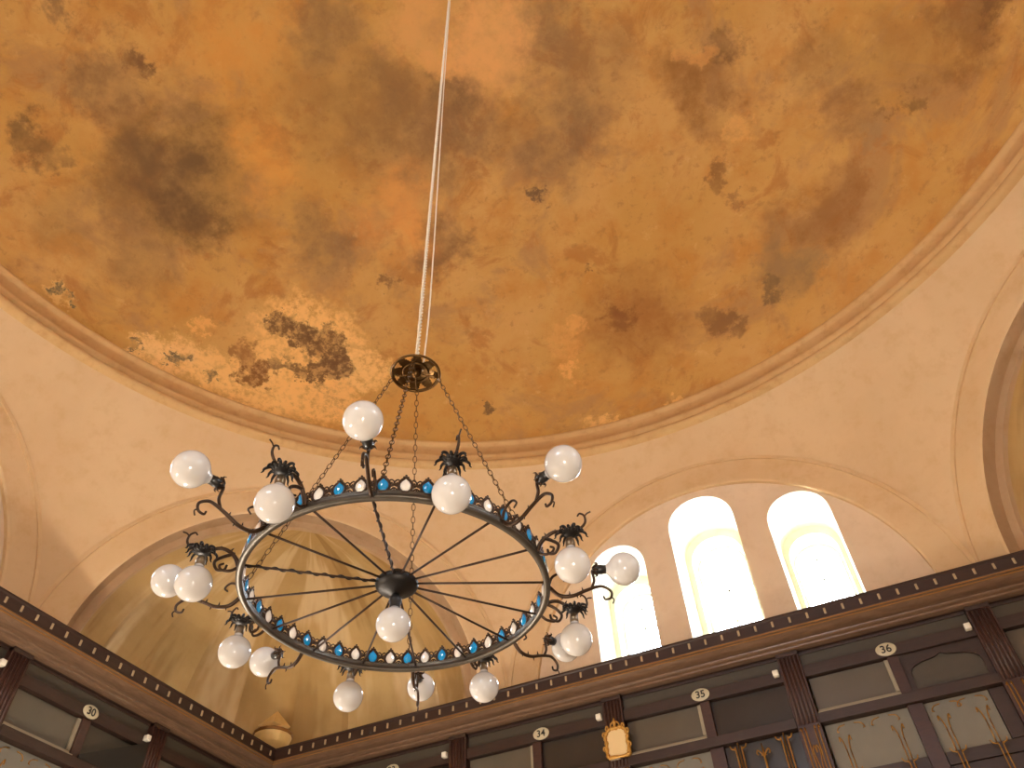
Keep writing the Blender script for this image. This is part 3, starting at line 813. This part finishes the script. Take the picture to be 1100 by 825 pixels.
# leafy cup (local z up)
def cup_bm():
    bm = bmesh.new()
    lathe(bm, [(0, -.006), (.016, -.006), (.024, .0), (.03, .006), (.026, .01), (.012, .012), (.008, .022), (0, .024)], 20)
    for k in range(13):
        a = 2 * PI * k / 13; c, s = math.cos(a), math.sin(a)
        L = .043 + .009 * (k % 2)
        pts = spline([(.02 * c, .02 * s, .003), (.034 * c, .034 * s, .010 + .004 * (k % 2)), (L * c, L * s, .004), ((L + .002) * c, (L + .002) * s, -.007), ((L + .008) * c, (L + .008) * s, -.012)], 3)
        tube(bm, pts, [.0068 - .0056 * (i / (len(pts) - 1)) ** 1.2 for i in range(len(pts))], 6)
    return bm
def socket_bm():
    bm = bmesh.new(); lathe(bm, [(0, -.002), (.014, -.002), (.0165, .0), (.0165, .024), (.014, .028), (.014, .034), (0, .034)], 20); return bm
cup0 = soc0 = bsoc0 = leaf0 = None
def leaf_bm():
    bm = bmesh.new()
    for k in range(6):
        a = 2 * PI * k / 6; c, s = math.cos(a), math.sin(a)
        pts = spline([(.006 * c, .006 * s, -.002), (.016 * c, .016 * s, .010), (.026 * c, .026 * s, .014), (.030 * c, .030 * s, .006)], 3)
        tube(bm, pts, [.004, .006, .0065, .006, .005, .004, .003, .002, .0015, .001][:len(pts)], 6)
    return bm
AR_A = [(.6825, -.0701, 190.278), (.6869, -.0656, 235.887), (.6846, -.066, 281.716), (.6779, -.0736, 327.892), (.6993, -.0647, 370.21), (.6816, -.048, 414.846), (.6844, -.0559, 463.229), (.684, -.0492, 508.644)]
AR_B = [(.8486, .0938, 217.085), (.8276, .0704, 260.126), (.8407, .0841, 305.887), (.8415, .0864, 351.067), (.8548, .088, 391.766), (.8478, .081, 440.117), (.8504, .0825, 487.655), (.8415, .093, 531.507)]
def thorn(bm, p, d, l=.018):
    p = Vector(p); d = Vector(d).normalized(); tube(bm, [p, p + d * l * .5, p + d * l], [.004, .003, .0008], 5)
for k in range(8):
    # A: arm arching over, bulb hanging down
    r, z, az = AR_A[k]; a = rad(az); az0 = rad(191.25 + 45 * k)
    da = a - az0
    ar = empty('arm', (0, 0, 0)); ar.parent = ch    # replaced below by the arm's own mesh
    bpy.data.objects.remove(ar)
    u = r - RR; zc = z + .125        # cup height over ring underside
    def side(t): return 0.
    P = lambda x, zz, y=0.: (RR + .006 + x, y, zz)
    bm = bmesh.new()
    m = spline([P(0, .018), P(u * .12, .05), P(u * .3, zc + .018), P(u * .55, zc + .028), P(u * .8, zc + .014), P(u, zc)], 6)
    tube(bm, m, [.0085 - .003 * i / (len(m) - 1) for i in range(len(m))], 8)
    t = spline([P(u * .9, zc + .006), P(u + .03, zc + .01), P(u + .055, zc + .03), P(u + .055, zc + .06), P(u + .04, zc + .075), P(u + .03, zc + .066)], 5)
    tube(bm, t, [.0058 - .0028 * i / (len(t) - 1) for i in range(len(t))], 7)
    t = spline([P(u + .055, zc + .055), P(u + .065, zc + .066), P(u + .08, zc + .07)], 3); tube(bm, t, .0028, 6)
    v = spline([P(u * .18, .07), P(u * .45, zc - .005), P(u * .62, zc - .03), P(u * .52, zc - .058), P(u * .34, zc - .055), P(u * .30, zc - .036)], 6)
    tube(bm, v, [.0065 - .002 * i / (len(v) - 1) for i in range(len(v))], 7)
    v = spline([P(.0, .02), P(u * .18, .0), P(u * .4, -.002), P(u * .48, .014), P(u * .38, .024)], 5)
    tube(bm, v, [.006 - .002 * i / (len(v) - 1) for i in range(len(v))], 7)
    for q, d in ((.3, (-.5, 0, 1)), (.55, (.1, 0, 1)), (.75, (.5, 0, 1))): thorn(bm, P(u * q, zc + .022), d)
    ar = link_mesh('arm', bm, MAT['bronze'], ch, True, (0, 0, 0), a); ar['label'] = 'scrolled arm with a bulb hanging down'
    cp = (RR + .006 + u, 0, zc)
    gp = (RR + u, 0, z)
    if cup0 is None:
        c = cup0 = link_mesh('leaf_cup', cup_bm(), MAT['iron'], ar, True, cp)
        s = soc0 = link_mesh('lamp_socket', socket_bm(), MAT['socket'], ar, True, (gp[0], 0, z + .071))
    else:
        share('leaf_cup', cup0, ar, cp); share('lamp_socket', soc0, ar, (gp[0], 0, z + .071))
    globe(ar, gp)
    # B: arm sagging outward, bulb pointing outward
    r, z, az = AR_B[k]; a = rad(az)
    u = r - RR
    P = lambda x, zz, y=0.: (RR + .006 + x, y, zz)
    us = u - .125                     # where the lampholder stem stands
    bm = bmesh.new()
    m = spline([P(0, .02), P(us * .22, -.018), P(us * .5, -.022), P(us * .8, -.002), P(us * 1.05, .012), P(us + .035, .012), P(us + .06, -.01), P(us + .055, -.035), P(us + .035, -.04), P(us + .03, -.027)], 6)
    tube(bm, m, [.0078 - .0042 * i / (len(m) - 1) for i in range(len(m))], 8)
    v = spline([P(.0, .022), P(us * .1, .06), P(us * .3, .075), P(us * .42, .055), P(us * .34, .04)], 6)
    tube(bm, v, [.006 - .003 * i / (len(v) - 1) for i in range(len(v))], 7)
    v = spline([P(us * .95, .01), P(us * 1.02, .04), P(us * 1.0, z - .012), P(us * 1.0 + .006, z), P(us + .02, z)], 6)
    tube(bm, v, .0055, 7)
    for q, zz, d in ((.3, -.02, (-.3, 0, -1)), (.6, -.016, (.2, 0, -1)), (.75, -.004, (-.2, 0, 1)), (.45, -.02, (0, 0, 1))): thorn(bm, P(us * q, zz), d)
    v = spline([P(us + .055, -.03), P(us + .066, -.042), P(us + .06, -.058)], 3); tube(bm, v, .0026, 6)
    ar = link_mesh('arm', bm, MAT['bronze'], ch, True, (0, 0, 0), a); ar['label'] = 'scrolled arm with a bulb pointing outward'
    if bsoc0 is None:
        bm = bmesh.new(); lathe(bm, [(0, -.0), (.012, 0), (.017, .006), (.018, .026), (.0165, .03), (.0165, .042), (0, .042)], 20)
        bsoc0 = link_mesh('lamp_socket', bm, MAT['black'], ar, True, (r - .072 - .038, 0, z)); bsoc0.rotation_euler = (0, PI / 2, 0)
        leaf0 = link_mesh('leaf_cup', leaf_bm(), MAT['bronze'], ar, True, (RR + .006 + us + .004, 0, z)); leaf0.rotation_euler = (0, PI / 2, 0)
    else:
        share('lamp_socket', bsoc0, ar, (r - .072 - .038, 0, z), (0, PI / 2, 0))
        share('leaf_cup', leaf0, ar, (RR + .006 + us + .004, 0, z), (0, PI / 2, 0))
    globe(ar, (r, 0, z), (0, -PI / 2, 0))
# canopy: pierced dished disc
CZ = 2.797 + 1.6 - ZB
def canopy_bm():
    bm = bmesh.new(); n = 96; R = .115
    rad_ = [.0, .03, .055, .062, .074, .086, .097, .104, R]
    def zf(r): return .02 * (1 - (r / R) ** 2) + (.004 if r > .1 else 0)
    grid = [[bm.verts.new((r * math.cos(2 * PI * k / n), r * math.sin(2 * PI * k / n), zf(r))) for k in range(n)] for r in rad_[1:]]
    c = bm.verts.new((0, 0, zf(0)))
    for k in range(n):
        bm.faces.new((c, grid[0][k], grid[0][(k + 1) % n]))
        for i in range(len(grid) - 1):
            ph = (k + .5) % (n / 8) - n / 16          # offset within one of the 8 sectors
            hw = {3: .9, 4: 2.0, 5: 3.0}.get(i, 0)    # triangular openings, wide towards the rim
            if abs(ph) < hw: continue
            bm.faces.new((grid[i][k], grid[i + 1][k], grid[i + 1][(k + 1) % n], grid[i][(k + 1) % n]))
    bmesh.ops.solidify(bm, geom=bm.faces[:], thickness=.004)
    tube(bm, [(R * math.cos(2 * PI * k / 48), R * math.sin(2 * PI * k / 48), .004) for k in range(49)], .006, 8, False)
    tube(bm, [(.06 * math.cos(2 * PI * k / 48), .06 * math.sin(2 * PI * k / 48), .010) for k in range(49)], .004, 8, False)
    return bm
cpy = link_mesh('canopy', canopy_bm(), MAT['brass'], ch, True, (0, 0, CZ))
bm = bmesh.new(); lathe(bm, [(0, -.02), (.012, -.018), (.02, -.006), (.026, .006), (.018, .02), (.014, .05), (.0, .056)], 20); link_mesh('boss', bm, MAT['brass'], cpy, True)
bm = bmesh.new()
for s in range(4):
    a = rad(-8 + 90 * s); c, d = math.cos(a), math.sin(a)
    tube(bm, spline([(.02 * c, .02 * d, .0), (.05 * c, .05 * d, -.012), (.085 * c, .085 * d, -.012), (.09 * c, .09 * d, .004)], 4), .0035, 6)
link_mesh('hook', bm, MAT['brass'], cpy, True)
# chains
def chain_bm(p, q, L=.034, w=.0085, wr=.0019):
    p, q = Vector(p), Vector(q); d = q - p; n = max(2, round(d.length / (L - 2.6 * wr))); t = d.normalized()
    a = t.cross(Vector((0, 0, 1))).normalized(); b = t.cross(a)
    bm = bmesh.new()
    for i in range(n):
        c = p + d * (i + .5) / n; s = a if i % 2 == 0 else b
        pts = []
        for k in range(13):
            th = 2 * PI * k / 12; e = math.cos(th)
            pts.append(c + t * (e * L * .5) + s * (math.sin(th) * w))
        tube(bm, pts, wr, 5, False)
    return bm
for az in (82, 172, 262, -8):
    a = rad(az)
    o = link_mesh('chain', chain_bm((.098 * math.cos(a), .098 * math.sin(a), CZ - .004), ((RR - .002) * math.cos(a), (RR - .002) * math.sin(a), .088)), MAT['brass'], ch, True)
    bm = bmesh.new(); x, y = (RR - .001) * math.cos(a), (RR - .001) * math.sin(a)
    tube(bm, [(x, y, .02), (x, y, .086)], .004, 7); link_mesh('hanger', bm, MAT['bronze'], o, True)
# hanging rope and the thin cable beside it, up to the crown of the dome
ZTOP = ZD + HD - ZB - .06
def helix_bm(z0, z1, R, r, pitch, strands, per=7, seg=5):
    bm = bmesh.new()
    n = int((z1 - z0) / pitch * per)
    for s in range(strands):
        pts = []
        for i in range(n + 1):
            t = 2 * PI * i / per + 2 * PI * s / strands
            pts.append((R * math.cos(t), R * math.sin(t), z0 + (z1 - z0) * i / n))
        tube(bm, pts, r, seg)
    return bm
bm = helix_bm(CZ + .05, ZTOP, .0058, .0054, .055, 2)
link_mesh('hanging_rope', bm, MAT['rope'], ch, True)['label'] = 'pale twisted hanging rope'
bm = bmesh.new()
pts = spline([(.03, -.012, CZ + .02), (.034, -.014, CZ + .06), (.042, -.012, CZ + .5), (.04, -.01, CZ + 1.2), (.032, -.006, CZ + 2.2), (.02, -.004, CZ + 4), (.012, 0, CZ + 7), (.012, 0, ZTOP)], 8)
tube(bm, pts, .0042, 6); link_mesh('power_cable', bm, MAT['rope'], ch, True)
bm = bmesh.new(); lathe(bm, [(0, .07), (.05, .06), (.09, .03), (.1, 0), (.02, -.03), (0, -.03)], 24)
link_mesh('ceiling_hook', bm, MAT['iron'], ch, True, (0, 0, ZTOP))

# ------------------------------------------------------------------ light
w = bpy.data.worlds.new('sky'); S.world = w; w.use_nodes = True
nt = w.node_tree; nt.nodes.clear()
wo = nt.nodes.new('ShaderNodeOutputWorld'); bg = nt.nodes.new('ShaderNodeBackground')
bg.inputs[0].default_value = (.86, .93, 1., 1); bg.inputs[1].default_value = 60.
nt.links.new(bg.outputs[0], wo.inputs[0])
def portal(o8, wdef):
    c, hw, zs, zt, zb = wdef
    l = bpy.data.lights.new('window_portal', 'AREA'); l.shape = 'RECTANGLE'; l.size = hw * 2; l.size_y = zt - zb
    l.cycles.is_portal = True
    o = bpy.data.objects.new('window_portal', l); COL.objects.link(o)
    R = Matrix.Rotation(-PHI + o8 * PI / 4, 4, 'Z')
    p = R @ Vector((c, A + REC + 1.3, (zt + zb) / 2)); o.location = p
    d = (R.to_3x3() @ Vector((0, -1, 0))); o.rotation_euler = d.to_track_quat('-Z', 'Y').to_euler()
for o8 in (0, 2, 4, 6):
    for wd in WIN: portal(o8, wd)
# unseen fill lights added low in the hall to brighten the walls
for x, y, z, e in ((-3.6, 1.8, .9, 680), (2.6, -3.4, .9, 520), (-3.6, -2.6, .9, 520)):
    l = bpy.data.lights.new('hall_fill', 'POINT'); l.energy = e; l.color = (1., .90, .76); l.shadow_soft_size = .3
    o = bpy.data.objects.new('hall_fill', l); COL.objects.link(o); o.location = W3(x, y, z)

S.view_settings.view_transform = 'Standard'; S.view_settings.look = 'None'
S.view_settings.gamma = 1; S.view_settings.exposure = 0; S.view_settings.use_curve_mapping = False
S.cycles.max_bounces = 10; S.cycles.diffuse_bounces = 5
